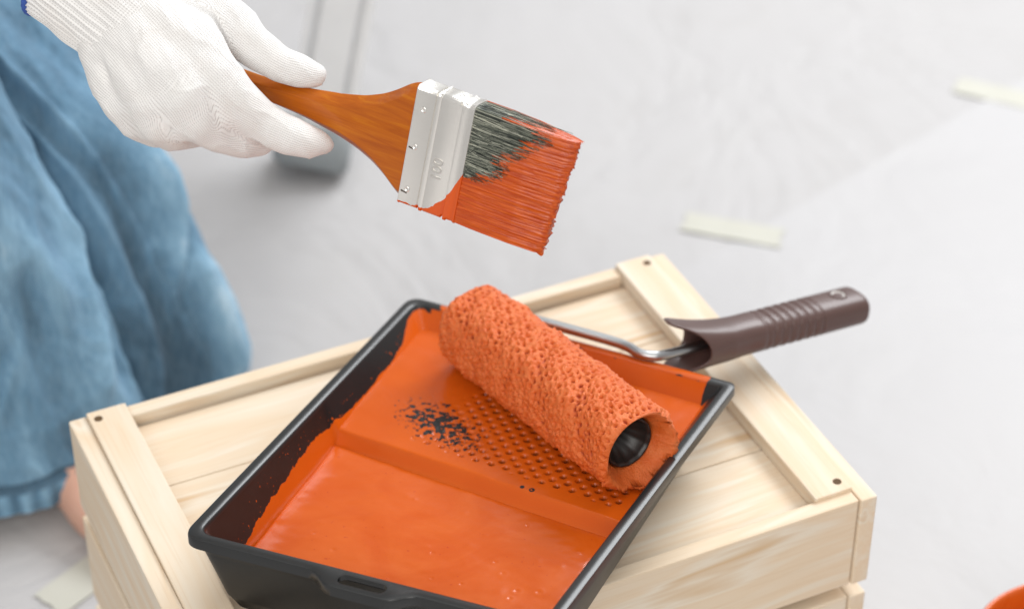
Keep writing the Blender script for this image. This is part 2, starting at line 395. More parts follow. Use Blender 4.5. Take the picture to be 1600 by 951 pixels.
# paint standing in the reservoir
nu, nv = 260, 190
uu = np.linspace(-.1055, .1030, nu); tt = np.linspace(0, 1, nv)
U, T = np.meshgrid(uu, tt); far_v = ridge_v(U) - .0062; Vv = -.1375 + (far_v + .1375) * T
U2 = U * (1 - .035 * (1 - T)) 
edge = np.minimum.reduce([(U - uu[0]) , (uu[-1] - U), (far_v - Vv)])
Z = -.0287 - .0105 * np.clip((far_v - Vv) / .14, 0, 1) + .0004 * fbm(U + .3 * Vv + .004 * fbm(U, Vv, 29, 55, 1), Vv * 1.6, 21, 42, 4) - .0016 * np.exp(-np.clip(edge, 0, 1) / .0016)
for _ in range(26):
    pu, pv, pr, ph = rng.uniform(-.08, .09), rng.uniform(-.13, -.01), rng.uniform(.0012, .0035), rng.uniform(.0001, .00025)
    Z += ph * np.exp(-(((U2 - pu) / pr) ** 2 + ((Vv - pv) / pr) ** 2))
for _ in range(16):
    pu, pv, pr = rng.uniform(-.085, .09), rng.uniform(-.13, -.012), rng.uniform(.0013, .0026); rr_ = np.sqrt((U2 - pu) ** 2 + (Vv - pv) ** 2) / pr
    Z += .00010 * np.exp(-((rr_ - 1) / .5) ** 2) - .00025 * np.exp(-(rr_ / .6) ** 2)
V = np.column_stack([U2.ravel(), Vv.ravel(), Z.ravel()]); F = grid_faces(nv, nu)
k = len(V); V = np.concatenate([V, V - [0, 0, .004]]); F += [f[::-1] for f in grid_faces(nv, nu, off=k)]
mwT = Matrix.Translation(Vector(TC)) @ TR_.to_4x4()
pp = obj('paint_pool', V, F, mat_paint("pool_paint", 38, .30, (.42, .04, .008), .19), None, mw=mwT)
tag(pp, 'glossy orange paint filling the deep end of the tray', 'paint')

# ------------------------------------------------------------------ paint roller
RA, RB = np.array([.0823, 1.1183, .0702 + Z0]), np.array([-.0271, 1.2777, .0491 + Z0])
AXR = norm(RA - RB); H_ = norm(np.cross([0, 0, 1], AXR)); NN = np.cross(AXR, H_); RA = RA - AXR * .003
RO = empty('paint_roller', (RA + RB) / 2, Matrix(np.array([AXR, H_, NN]).T.tolist()))
tag(RO, 'paint roller with shaggy orange-soaked cover lying across the tray', 'paint roller')
LR = np.linalg.norm(RA - RB); Rr = .0296
nl, nt = 400, 360
x = np.linspace(-LR / 2, LR / 2, nl); th = np.linspace(0, 2 * np.pi, nt, endpoint=False); Xg, Tg = np.meshgrid(x, th, indexing='ij'); Yg = Tg * Rr; CIR = 2 * np.pi * Rr
h = np.zeros_like(Xg)
rp = np.random.default_rng(12); sp = .0054; nxp, nyp = int(LR / sp) + 1, int(CIR / sp)
def stamp(cx, cy, ax_, ay_, rot, amp):
    global h
    i0, i1 = np.searchsorted(x, (cx - .006, cx + .006)); dy_ = (Yg[i0:i1] - cy + CIR / 2) % CIR - CIR / 2; dx_ = Xg[i0:i1] - cx
    c_, s_ = math.cos(rot), math.sin(rot); a_, b_ = dx_ * c_ + dy_ * s_, -dx_ * s_ + dy_ * c_
    h[i0:i1] += amp * np.exp(-((a_ / ax_) ** 2 + (b_ / ay_) ** 2))
for i in range(nxp):
    for j in range(nyp):
        cx = -LR / 2 + (i + rp.uniform(-.2, .2)) * sp; cy = (j + (i % 2) * .5 + rp.uniform(-.2, .2)) * CIR / nyp
        stamp(cx, cy, rp.uniform(.0009, .0018), rp.uniform(.0007, .0011), rp.uniform(-.8, .8) + .5, -rp.uniform(.0014, .0048))
        for _ in range(7):
            stamp(cx + rp.uniform(-.004, .004), cy + rp.uniform(-.004, .004), rp.uniform(.0010, .0024), rp.uniform(.0004, .0008), rp.uniform(-.7, .7) + rp.choice([.5, 2.0]), rp.uniform(-.0010, .0010))
h += .0007 * fbm(np.cos(Tg) * .027 + Xg * .6, np.sin(Tg) * .027 + Xg, 31, 160, 2)
endr = np.sqrt(np.clip(1 - np.clip((np.abs(Xg) - (LR / 2 - .006)) / .0062, 0, 1) ** 2, 0, 1))
# slightly soft, flattened cylinder: faceted on top as in a knitted sleeve
Rg = (Rr + .0004 - .004) + .004 * endr + h * (.4 + .6 * endr) + .0009 * np.cos(5 * Tg + .9)
V = np.stack([Xg, Rg * np.cos(Tg), Rg * np.sin(Tg)], -1).reshape(-1, 3); F = grid_faces(nl, nt, True)
# near end: shaggy ring folding into the core
base = (nl - 1) * nt; last = V[base:base + nt]; ex = []; 
for k, (rr_, xx) in enumerate(((.0268, .0016), (.0256, .0008), (.0226, -.0050), (.0192, -.0100), (.0178, -.030))):
    jit = (.0012 if k < 2 else .0008) * fbm(np.cos(th) * 1, np.sin(th) * 1, 40 + k, 9, 4) if k < 4 else 0
    ex.append(np.stack([np.full(nt, LR / 2 + xx) + jit, (rr_ + jit) * np.cos(th), (rr_ + jit) * np.sin(th)], -1))
V = np.concatenate([V] + ex); n0 = nl * nt
for k in range(len(ex)):
    a = base if k == 0 else n0 + (k - 1) * nt; b = n0 + k * nt
    F += [(a + j, a + (j + 1) % nt, b + (j + 1) % nt, b + j) for j in range(nt)]
c0 = len(V); V = np.concatenate([V, [[-LR / 2, 0, 0]]]); F += [(c0, (j + 1) % nt, j) for j in range(nt)]
hh = np.concatenate([h.ravel(), np.zeros(len(V) - nl * nt)])
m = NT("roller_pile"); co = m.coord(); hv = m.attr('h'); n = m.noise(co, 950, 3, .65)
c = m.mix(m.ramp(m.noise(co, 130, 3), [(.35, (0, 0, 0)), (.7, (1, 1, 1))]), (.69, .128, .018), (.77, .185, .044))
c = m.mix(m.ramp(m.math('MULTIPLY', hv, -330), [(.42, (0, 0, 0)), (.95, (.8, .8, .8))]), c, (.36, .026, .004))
m.set(Base_Color=c, Roughness=.38, Specular_IOR_Level=.48, Normal=m.bump(n, .8, .0012)); 
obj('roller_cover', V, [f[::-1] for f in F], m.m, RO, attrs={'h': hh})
# plastic core with a recessed cone
DARKP = simple("dark_core_plastic", (.018, .013, .011), .38, noise=(300, .1, .0004))
n = 48; t2 = np.linspace(0, 2 * np.pi, n, endpoint=False); rings = []
for r_, xx in ((.0175, -.015), (.0172, -.008), (.0160, -.008), (.0152, -.011), (.0060, -.028), (.0052, -.0265), (.0030, -.0265)):
    fl = 1 + (.03 * np.cos(t2 * 12) if .005 < r_ < .0165 else 0); rings.append(np.stack([np.full(n, LR / 2 + xx - .0035), r_ * fl * np.cos(t2), r_ * fl * np.sin(t2)], -1))
V, F = loft(rings, (False, True)); obj('core', V, F, DARKP, RO)
# wire: leaves the far end, turns back to the handle.  local x = roller axis, y = towards the handle, z = up
phi = math.radians(-9.5); dh = np.array([0, math.cos(phi), math.sin(phi)]); du = np.array([0, -math.sin(phi), math.cos(phi)])
wp = [np.array([-LR / 2 + .02, 0, 0]), np.array([-LR / 2 - .004, 0, 0]), np.array([-LR / 2 - .011, .003, .001]) , np.array([-LR / 2 - .012, .010, 0.0]), np.array([-LR / 2 - .011, .022, -.003]), np.array([-LR / 2 - .006, .031, -.005]), np.array([-LR / 2 + .006, .0365, -.006])]
wp += [np.array([-.030, 0, 0]) + dh * .0735, np.array([-.010, 0, 0]) + dh * .0785, np.array([-.003, 0, 0]) + dh * .084, np.array([0, 0, 0]) + dh * .094, dh * .128, dh * .150]
path = resample(wp, 120); STEEL = simple("galvanised_wire", (.44, .45, .46), .3, 1.0)
V, F = sweep(path, [.0036] * len(path), 16, (0, 0, 1)); obj('wire_frame', V, F, STEEL, RO)
# handle
m = NT("brown_handle_plastic"); co = m.coord(); n = m.noise(co, 500, 2)
m.set(Base_Color=m.mix(m.noise(co, 40, 3), (.088, .048, .042), (.108, .062, .054)), Roughness=.36, Specular_IOR_Level=.5, Normal=m.bump(n, .08, .0004)); BROWN = m.m
HS = .112; st = []
HL = .156
for xx in np.concatenate([np.linspace(-.001, .03, 12), np.linspace(.032, .060, 10), np.linspace(.061, .128, 90), np.linspace(.129, HL - .006, 12), HL - .006 + .006 * np.sin(np.linspace(.2, 1, 8) * np.pi / 2)]):
    a = np.interp(xx, [0, .012, .030, .045, .058, .10, HL - .006, HL], [.0245, .0205, .0155, .0145, .0150, .0155, .0160, .0160])
    b = np.interp(xx, [0, .012, .030, .045, .058, .10, HL - .006, HL], [.0150, .0148, .0135, .0128, .0125, .0122, .0120, .0120])
    if .060 < xx < .112:
        g = .5 + .5 * math.cos((xx - .060) / .052 * 7 * 2 * math.pi); k = .0011 * (g ** 3); a -= k; b -= k
    if xx > HL - .006:
        e = math.sqrt(max(0, 1 - ((xx - HL + .006) / .0062) ** 2)); a = a - .005 + .005 * e; b = b - .005 + .005 * e
    st.append((xx, a, b))
n = 64; t2 = np.linspace(0, 2 * np.pi, n, endpoint=False)
def sup(c, e): return np.sign(c) * np.abs(c) ** e
def hring(xx, a, b, dxf=None, flare=0.0):
    X_ = np.full(n, xx) if dxf is None else xx + dxf
    sn = np.sin(t2); ya, za = a * sup(np.cos(t2), .75), b * sup(sn, .75) + flare * np.where(sn > 0, .0085, -.0015) * np.abs(sn) ** 2
    return np.outer(ya - .006 * flare * np.clip(sn, 0, 1) ** 2, [1, 0, 0]) + np.outer(za, du) + np.outer(HS + X_, dh)
def ffr(xx):
    k = max(0, 1 - xx / .036); sn = np.sin(t2)
    return k * (-.015 * np.clip(sn, 0, 1) ** 5 - .017 * np.clip(-sn, 0, 1) ** 2 + .010 * np.abs(np.cos(t2)) ** 2), k ** 1.6
rings = []
for xx, a, b in st:
    f_, k_ = ffr(xx); rings.append(hring(xx, min(a, .0155), min(b, .0135), f_, k_))
f0, _ = ffr(0)
inner = [hring(.034, .0040, .0040), hring(.030, .010, .0090), hring(.012, .0125, .0105, f0 * .6, .5), hring(.0006, .0135, .0118, f0, .93)]
V, F = loft(inner + rings, (True, True)); hd = obj('handle', V, [f[::-1] for f in F], BROWN, RO)
# hanging hole
hc = dh * (HS + HL - .021); t3 = np.linspace(0, 2 * np.pi, 32, endpoint=False); hr = []
for r_, z_ in ((.0068, .0114), (.0064, .0128), (.0055, .0130), (.0050, .0122), (.0048, .0060)):
    hr.append(hc + np.outer(r_ * np.cos(t3), [1, 0, 0]) + np.outer(r_ * np.sin(t3), dh) + du * z_)
V, F = loft(hr, (False, False)); obj('hole_rim', V, F, BROWN, hd)
V, F = loft([hc + np.outer(.0050 * np.cos(t3), [1, 0, 0]) + np.outer(.0050 * np.sin(t3), dh) + du * .0123, hc + np.outer(.003 * np.cos(t3), [1, 0, 0]) + np.outer(.003 * np.sin(t3), dh) + du * .0118], (False, True))
obj('hanging_hole', V, F, simple("hole_light", (.62, .60, .57), .6), hd)

# ------------------------------------------------------------------ paint brush (local mm: x to the bristles, y up across the width, z to the viewer)
BX, BW, BN = np.array([.8845, -.4588, -.0846]), np.array([-.1827, -.1739, -.9677]), np.array([-.4292, -.8714, .2376])
BO = at(651, 228, 1.43); BRM = Matrix(np.array([BX, -BW, BN]).T.tolist())
BR = empty('paint_brush', BO, BRM); tag(BR, 'wide flat paint brush with varnished handle and orange-dipped bristles', 'paint brush')
mm_ = .001
def rrect(hy, hz, r, n=14, nside=(10, 4)):
    pts = []
    for cx_, cz_, a0 in ((hy - r, hz - r, 0), (-hy + r, hz - r, 90), (-hy + r, -hz + r, 180), (hy - r, -hz + r, 270)):
        for k in range(n + 1): a = math.radians(a0 + 90 * k / n); pts.append((cx_ + r * math.cos(a), cz_ + r * math.sin(a)))
    return np.array(pts)
m = NT("varnished_wood"); co = m.coord(); v = m.mapping(co, (18, 240, 240)); g = m.noise(v, 1.0, 4, .6, .8)
c = m.ramp(g, [(.25, (.34, .068, .002)), (.55, (.45, .108, .003)), (.8, (.56, .18, .006))])
m.set(Base_Color=c, Roughness=.4, Specular_IOR_Level=.12, Coat_Weight=.6, Coat_Roughness=.10, Normal=m.bump(g, .05, .0004)); VARN = m.m
tp = np.array([(-4, 37.2), (-8.5, 36.8), (-12, 35.5), (-15.6, 33), (-22, 27.5), (-31, 21.3), (-43, 15.8), (-56.6, 12), (-83, 6.8), (-115, 3.6), (-140, 3.4), (-156, 2.2), (-162, -1)], float)
bt_ = np.array([(-4, -40.8), (-8.5, -39.8), (-12, -37.5), (-15.6, -34.8), (-22, -29.8), (-31, -24.4), (-43, -19.6), (-56.6, -16.2), (-83, -12.2), (-115, -10.5), (-140, -11), (-156, -9.5), (-162, -5)], float)
xs = np.concatenate([np.linspace(-4, -60, 50), np.linspace(-62, -162, 50)]); ty = np.interp(-xs, -tp[:, 0], tp[:, 1]); by = np.interp(-xs, -bt_[:, 0], bt_[:, 1])
ker = np.ones(7) / 7; 
def smo(a): b = np.convolve(np.pad(a, 3, 'edge'), ker, 'valid'); return b
ty, by = smo(ty), smo(by); n = 56; t2 = np.linspace(0, 2 * np.pi, n, endpoint=False); rings = []
for xx, a, b in zip(xs, ty, by):
    hz = np.interp(-xx, [0, 20, 60, 120, 158, 162], [7.4, 7.0, 6.6, 7.2, 5.5, 2.5]); hy, yc_ = (a - b) / 2, (a + b) / 2
    # broad faces with a rounded, slightly chamfered edge
    c1, c2 = min(6.0, hy * .42), hz * .93; q_ = [(hy, hz - c2), (hy - c1, hz), (-hy + c1, hz), (-hy, hz - c2), (-hy, -hz + c2), (-hy + c1, -hz), (hy - c1, -hz), (hy, -hz + c2)]; p = []
    for i_ in range(8):
        A_, B_, C_ = (np.array(q_[(i_ + d_) % 8]) for d_ in (-1, 0, 1)); rd_ = min(.9, .2 * np.linalg.norm(A_ - B_), .2 * np.linalg.norm(C_ - B_)); a_, c_ = B_ + norm(A_ - B_) * rd_, B_ + norm(C_ - B_) * rd_
        p += [a_, .25 * a_ + .5 * B_ + .25 * c_, c_]
    p = np.array(p); rings.append(np.column_stack([np.full(len(p), xx), yc_ + p[:, 0], -8.6 + p[:, 1]]) * mm_)
V, F = loft(rings); ho = obj('handle', V, F, VARN, BR); es = ho.modifiers.new('e', 'EDGE_SPLIT'); es.split_angle = math.radians(28)
# ferrule
m = NT("ferrule_steel"); co = m.coord(); sx = m.n('ShaderNodeSeparateXYZ'); m.link(co, sx.inputs[0]); x_, y_ = sx.outputs[0], sx.outputs[1]
scr = m.noise(m.mapping(co, (60, 900, 900)), 1, 3, .6); pt = m.noise(co, 120, 2, .5)
lim = m.math('MULTIPLY_ADD', m.math('POWER', m.math('MAXIMUM', m.math('MULTIPLY_ADD', x_, 34.5, -.138), 0.0), 2.6), .031, -.0385)       # paint below this line; along the low edge it paints a reddish reflection
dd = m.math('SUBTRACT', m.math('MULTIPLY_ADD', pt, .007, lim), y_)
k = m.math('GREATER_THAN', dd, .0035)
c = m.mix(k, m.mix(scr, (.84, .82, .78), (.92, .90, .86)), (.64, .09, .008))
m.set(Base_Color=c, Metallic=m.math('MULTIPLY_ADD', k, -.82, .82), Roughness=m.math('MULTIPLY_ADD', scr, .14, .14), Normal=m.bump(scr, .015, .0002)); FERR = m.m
rings = []
for xx, off in ((-6.2, -.5), (-6.2, .25), (-5.6, .3), (-4.9, 0), (6.8, 0), (7.3, -.9), (8.0, -.9), (8.6, .6), (9.9, .6), (10.6, -.1), (11.4, .25), (23.2, .25), (24.0, -.8), (24.8, -.8), (25.5, .7), (26.8, .7), (27.5, 0), (31.6, 0), (32.2, .5), (33.2, .5), (33.4, -.3), (33.2, -1.2)):
    p = rrect(39.0 + off - .012 * (xx - 10), 8.6 + off, 2.6); rings.append(np.column_stack([np.full(len(p), xx), p[:, 0] - 1.4, p[:, 1] - 8.6]) * mm_)
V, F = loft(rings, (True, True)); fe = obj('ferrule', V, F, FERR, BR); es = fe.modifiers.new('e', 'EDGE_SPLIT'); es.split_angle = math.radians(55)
for (xx, yy, zz, side) in ((.3, 24, .25, 0), (-1.0, -1, .25, 0), (-1.2, -29.5, .25, 0), (20, 38.2, -8, 1)):
    rr2 = []
    for r_, z_ in ((1.9, -.1), (1.7, .25), (1.25, .3), (.95, -.05), (.4, -.1)):
        ring = np.stack([xx + r_ * np.cos(t3), yy + r_ * np.sin(t3), np.full(32, zz + z_)], -1) if not side else np.stack([xx + r_ * np.cos(t3), np.full(32, yy - .4 + z_), zz + r_ * np.sin(t3)], -1)
        rr2.append(ring * mm_)
    V, F = loft(rr2, (False, True)); obj('rivet', V, F, FERR, fe)
for yy, ln in ((-2.6, 3.2), (-32, 4.2)):        # small tear slots beside the rivets
    V, F = loft([np.array([(-5.0, yy, .32), (-5.0 + ln, yy - .4, .34), (-5.0 + ln, yy + .1, .34), (-5.0, yy + .9, .32)]) * mm_, np.array([(-5.0, yy, -.3), (-5.0 + ln, yy - .4, -.3), (-5.0 + ln, yy + .1, -.3), (-5.0, yy + .9, -.3)]) * mm_])
    obj('nick', V, F, simple("nick_dark", (.05, .03, .02), .7), fe, False)
fc = bpy.data.curves.new('size_mark', 'FONT'); fc.body = "100"; fc.size = .0100; fc.extrude = .00035; fc.bevel_depth = .00008; fc.align_x = 'CENTER'; fc.align_y = 'CENTER'
fo = bpy.data.objects.new('size_mark', fc); COL.objects.link(fo); tm = evaluated(fo); bpy.data.objects.remove(fo)
tm.transform(Matrix(((0, -1, 0, .0165), (1, 0, 0, -.010), (0, 0, 1, .00030), (0, 0, 0, 1)))); mobj('size_mark', tm, simple('embossed_mark', (.62, .60, .57), .45, .7), fe, False)
# bristles
def tip_x(y): return 96.0 + .125 * y + .5 * np.sin(y * .35) + .35 * np.sin(y * 1.3 + 1)
def half_t(x, y):  # bundle half thickness
    return np.interp(x, [30, 45, 70, 92, 100], [7.6, 8.2, 7.6, 5.2, 2.6])
def paint_x(y):   # where wet paint starts on the broad face
    return np.interp(y, [-41, -20, -8.5, -7, -1, 4, 10, 14, 18, 24, 31, 38], [24, 28, 33, 40, 50, 53, 52, 56, 62, 68, 76, 74])
rb = np.random.default_rng(5); V = []; F = []; pa = []
def strand(x0, y0, z0, x1, y1, z1, r, bend, shade):
    k0 = len(V); ns = 5
    for i in range(ns):
        f = i / (ns - 1); p = np.array([x0 + (x1 - x0) * f, y0 + (y1 - y0) * f + bend * math.sin(f * 3.1), z0 + (z1 - z0) * f]); rr_ = r * (1 - .45 * f)
        for a in (0, 2.094, 4.189): V.append((p + [0, rr_ * math.cos(a + 1.57), rr_ * math.sin(a + 1.57)]) * mm_); pa.append(shade)
    for i in range(ns - 1):
        for j in range(3): F.append((k0 + i * 3 + j, k0 + i * 3 + (j + 1) % 3, k0 + (i + 1) * 3 + (j + 1) % 3, k0 + (i + 1) * 3 + j))
    F.append((k0 + ns * 3 - 1, k0 + ns * 3 - 2, k0 + ns * 3 - 3))
for i in range(4200):
    y = rb.uniform(-37.5, 36.0); face = rb.random()
    if face < .60 and y < -9: continue
    if face < .60: z0, z1 = -8.6 + rb.uniform(5.2, 7.3), None; sg = 1
    elif face < .80: z0, z1 = -8.6 - rb.uniform(5.2, 7.3), None; sg = -1
    else: y = 35.6 + rb.uniform(-.8, .9); z0 = -8.6 + rb.uniform(-7, 7); sg = 0
    ln = min(tip_x(y) - rb.uniform(1, 8), paint_x(y) + rb.uniform(2, 10)) if sg == 1 else tip_x(y) - rb.uniform(2, 9)
    if sg == 0: ln = rb.uniform(52, 84)
    if sg: z1 = -8.6 + sg * (half_t(ln, y) + (rb.uniform(.5, 1.0) if rb.random() < .3 else rb.uniform(-.8, .5)))
    else: z1 = -8.6 + (z0 + 8.6) * .75
    strand(31, y, z0, ln, y * (1.0 if sg else .965) + rb.normal(0, 1.0) - (1.5 if y > 30 and sg else 0), z1, rb.uniform(.15, .36), rb.normal(0, .6), rb.random())
m = NT("bristle_fibre"); sh = m.attr('shade')
m.set(Base_Color=m.ramp(sh, [(0, (.006, .009, .007)), (.35, (.030, .040, .032)), (.6, (.15, .165, .13)), (.85, (.40, .41, .33)), (1, (.80, .80, .66))]), Roughness=.35, Specular_IOR_Level=.6)
tag(obj('bristles', V, F, m.m, BR, attrs={'shade': pa}), kind='stuff')
# dark heart of the bundle
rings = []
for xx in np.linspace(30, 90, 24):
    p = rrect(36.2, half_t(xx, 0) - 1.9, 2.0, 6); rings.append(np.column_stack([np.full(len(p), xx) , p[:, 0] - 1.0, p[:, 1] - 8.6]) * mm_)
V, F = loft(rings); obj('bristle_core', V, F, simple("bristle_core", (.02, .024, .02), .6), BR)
# wet paint clinging to the bristles: wraps front, both edges and tip
ny, nx = 330, 120; Pn = []
per = []   # perimeter parameter -> (y, z sign)  front from top to bottom, then bottom edge, back, top edge
def perim(k):
    front = np.linspace(36.6, -39.0, 210); bot = np.linspace(0, 1, 25); back = np.linspace(-39.0, 36.6, 70); top = np.linspace(0, 1, 25)
    out = [(y, 1.0, 0) for y in front] + [(-39.4, 1 - 2 * t, 1) for t in bot] + [(y, -1.0, 2) for y in back] + [(37.0, -1 + 2 * t, 3) for t in top]
    return out
per = perim(0); npz = len(per); rj = np.random.default_rng(9)
jag = np.convolve(rj.normal(0, 1, npz + 8), [.2, .6, .2], 'same')[4:-4] * 4.2 + 2.0 * rj.normal(0, 1, npz)
st1 = rj.normal(0, 1, (npz,)); grid = np.zeros((npz, nx, 3))
sg_ = np.arange(npz)
for i, (y, zs, side) in enumerate(per):
    x0 = paint_x(y) + jag[i] if side == 0 else (26 + jag[i] * .3 if side == 1 else (30 if side == 2 else 54 + 22 * (1 - (zs + 1) / 2) * 0 + jag[i]))
    if side == 0 and y < -9: x0 = 31.0
    if side in (1, 2): x0 = 31
    x1 = tip_x(y) + .35 * st1[i] + rj.normal(0, .35) + (1.5 * rj.random() if rj.random() < .12 else 0) - (1.2 if side == 2 else 0)
    xx = x0 + (x1 - x0) * np.linspace(0, 1, nx) ** 1.0
    f = (xx - x0)
    ht = half_t(xx, y); lift = np.where(f < 1.2, -1.5 + 1.5 * np.clip(f / 1.2, 0, 1), 0) + .55
    strk = .22 * np.sin(i * .9 + 2 * st1[i]) * (1 if side in (0, 2) else .6) + .16 * st1[i] + .22 * fbm(xx * .35, np.full(nx, i * 1.1), 77, .5, 2)
    tipf = np.clip((xx - (x1 - 5)) / 5, 0, 1)
    zz = (ht + lift + strk) * (1 - .35 * tipf ** 2) * zs
    fy = (xx - 34) / 62
    yy = y + (np.where(np.abs(zs) < 1, 0, 0)) + (-1.2 * fy if y > 30 else (-.6 * fy if y < -30 else 0)) + (.5 * strk if side in (1, 3) else 0) + rj.normal(0, .05)
    if side in (1, 3): yy = yy + (.0 if side == 1 else 0) + np.where(f < 1.2, (1 if side == 1 else -1) * (1.4 - 1.4 * np.clip(f / 1.2, 0, 1)), 0)
    grid[i] = np.stack([xx, np.broadcast_to(yy, xx.shape), -8.6 + zz], -1)
G = grid * mm_; V = list(G.reshape(-1, 3)); F = []
for i in range(npz):
    j = (i + 1) % npz
    for k in range(nx - 1): F.append((i * nx + k, i * nx + k + 1, j * nx + k + 1, j * nx + k))
# close the tip: bridge front point to back point at the same y
fi = list(range(210)); bi = [235 + int(round((1 - k / 209) * 69)) for k in range(210)]
for k in range(209):
    a, b, c_, d = fi[k] * nx + nx - 1, fi[k + 1] * nx + nx - 1, bi[k + 1] * nx + nx - 1, bi[k] * nx + nx - 1
    F.append((a, d, c_, b) if c_ != d else (a, d, b))
m = NT("brush_wet_paint"); co = m.coord(); v = m.mapping(co, (35, 620, 620)); n = m.noise(v, 1.0, 4, .6)
c = m.mix(m.ramp(n, [(.40, (0, 0, 0)), (.62, (1, 1, 1))]), (.46, .054, .003), (.625, .104, .007))
m.set(Base_Color=c, Roughness=.24, Specular_IOR_Level=.5, Normal=m.bump(n, .4, .0008))
o = obj('wet_paint', V, F, m.m, BR)
bm = bmesh.new(); bm.from_mesh(o.data); bmesh.ops.recalc_face_normals(bm, faces=bm.faces[:]); bm.to_mesh(o.data); bm.free()
# hanging drip at the lower tip corner and a stray strand
V, F = sweep(resample([np.array(p) * mm_ for p in ((84, -36, -7), (88, -39, -7.5), (90, -41.6, -8), (90.6, -43.2, -8))], 14), [.0030 * (1 - (i / 13) ** 2 * .85) for i in range(14)], 14, (0, 0, 1)); obj('drip', V, F, PAINT, BR)

# ------------------------------------------------------------------ person: body, jeans, glove
def P3(x, y, z): return np.array([x, y, z + Z0])
PE = empty('person', (-.45, 1.55, 0)); tag(PE, 'crouching person in wide blue jeans and white knit glove holding a brush', 'person')
m = NT("skin"); co = m.coord(); n = m.noise(co, 60, 3)
m.set(Base_Color=m.mix(n, (.62, .34, .24), (.70, .42, .32)), Roughness=.5, Subsurface_Weight=.12, Subsurface_Radius=(.01, .004, .002), Subsurface_Scale=.3, Normal=m.bump(m.noise(co, 400, 2), .1, .0005)); SKIN = m.m
J = {}; ED = []
def jt(k, p, r): J[k] = (np.array(p, float), r)
jt('pel', (-.82, 1.78, .36), .13); jt('spi', (-.80, 1.70, .58), .13); jt('che', (-.72, 1.60, .80), .14); jt('nec', (-.68, 1.54, .96), .06)
jt('hn', (-.80, 1.66, .36), .09); jt('kn', (-.52, 1.51, .47), .055); jt('cn', (-.47, 1.50, .30), .05); jt('an', (-.415, 1.50, .075), .036)
jt('he', (-.41, 1.515, .032), .028); jt('mi', (-.366, 1.446, .032), .028); jt('ba', (-.326, 1.392, .020), .023)
jt('hf', (-.82, 1.90, .36), .09); jt('kf', (-.50, 1.66, .47), .055); jt('cf', (-.45, 1.64, .30), .05); jt('af', (-.40, 1.63, .075), .036)
jt('hef', (-.41, 1.65, .032), .028); jt('baf', (-.33, 1.56, .024), .028)
jt('sh', (-.66, 1.50, .86), .06); jt('el', (-.47, 1.50, .76), .042)
wr = at(110, -45, 1.448); wr0 = at(40, -100, 1.462); jt('fo', wr0, .029); jt('wr', wr, .026)
for k, (dx_, dy_) in enumerate(((-.036, -.032), (-.022, -.043), (-.006, -.046), (.008, -.043), (.022, -.034))):
    jt('t%d' % k, (-.326 + dx_ * .55 + .02, 1.392 + dy_ * .6, .017), .011); jt('u%d' % k, (-.326 + dx_ * .8 + .035, 1.392 + dy_ * 1.1, .012), .0095 if k else .012); ED += [('ba', 't%d' % k), ('t%d' % k, 'u%d' % k)]
ED += [('pel', 'spi'), ('spi', 'che'), ('che', 'nec'), ('pel', 'hn'), ('hn', 'kn'), ('kn', 'cn'), ('cn', 'an'), ('an', 'he'), ('an', 'mi'), ('mi', 'ba'), ('pel', 'hf'), ('hf', 'kf'), ('kf', 'cf'), ('cf', 'af'), ('af', 'hef'), ('af', 'baf'), ('che', 'sh'), ('sh', 'el'), ('el', 'fo'), ('fo', 'wr')]
ks = list(J); me = bpy.data.meshes.new('body'); me.from_pydata([tuple(J[k][0]) for k in ks], [(ks.index(a), ks.index(b)) for a, b in ED], [])
bo = bpy.data.objects.new('body', me); COL.objects.link(bo); sk = bo.modifiers.new('s', 'SKIN'); 
for i, k in enumerate(ks):
    sv = me.skin_vertices[0].data[i]; sv.radius = (J[k][1], J[k][1]); sv.use_root = (k == 'pel')
sd = bo.modifiers.new('d', 'SUBSURF'); sd.levels = 2; sd.render_levels = 2
bm_ = evaluated(bo); bpy.data.objects.remove(bo); body = mobj('body', bm_, SKIN); body.parent = PE; body.matrix_parent_inverse = PE.matrix_world.inverted()
PEI = Matrix.Translation((.45, -1.55, 0))
def pchild(o, par=None): o.parent = par or PE; o.matrix_parent_inverse = PEI; return o

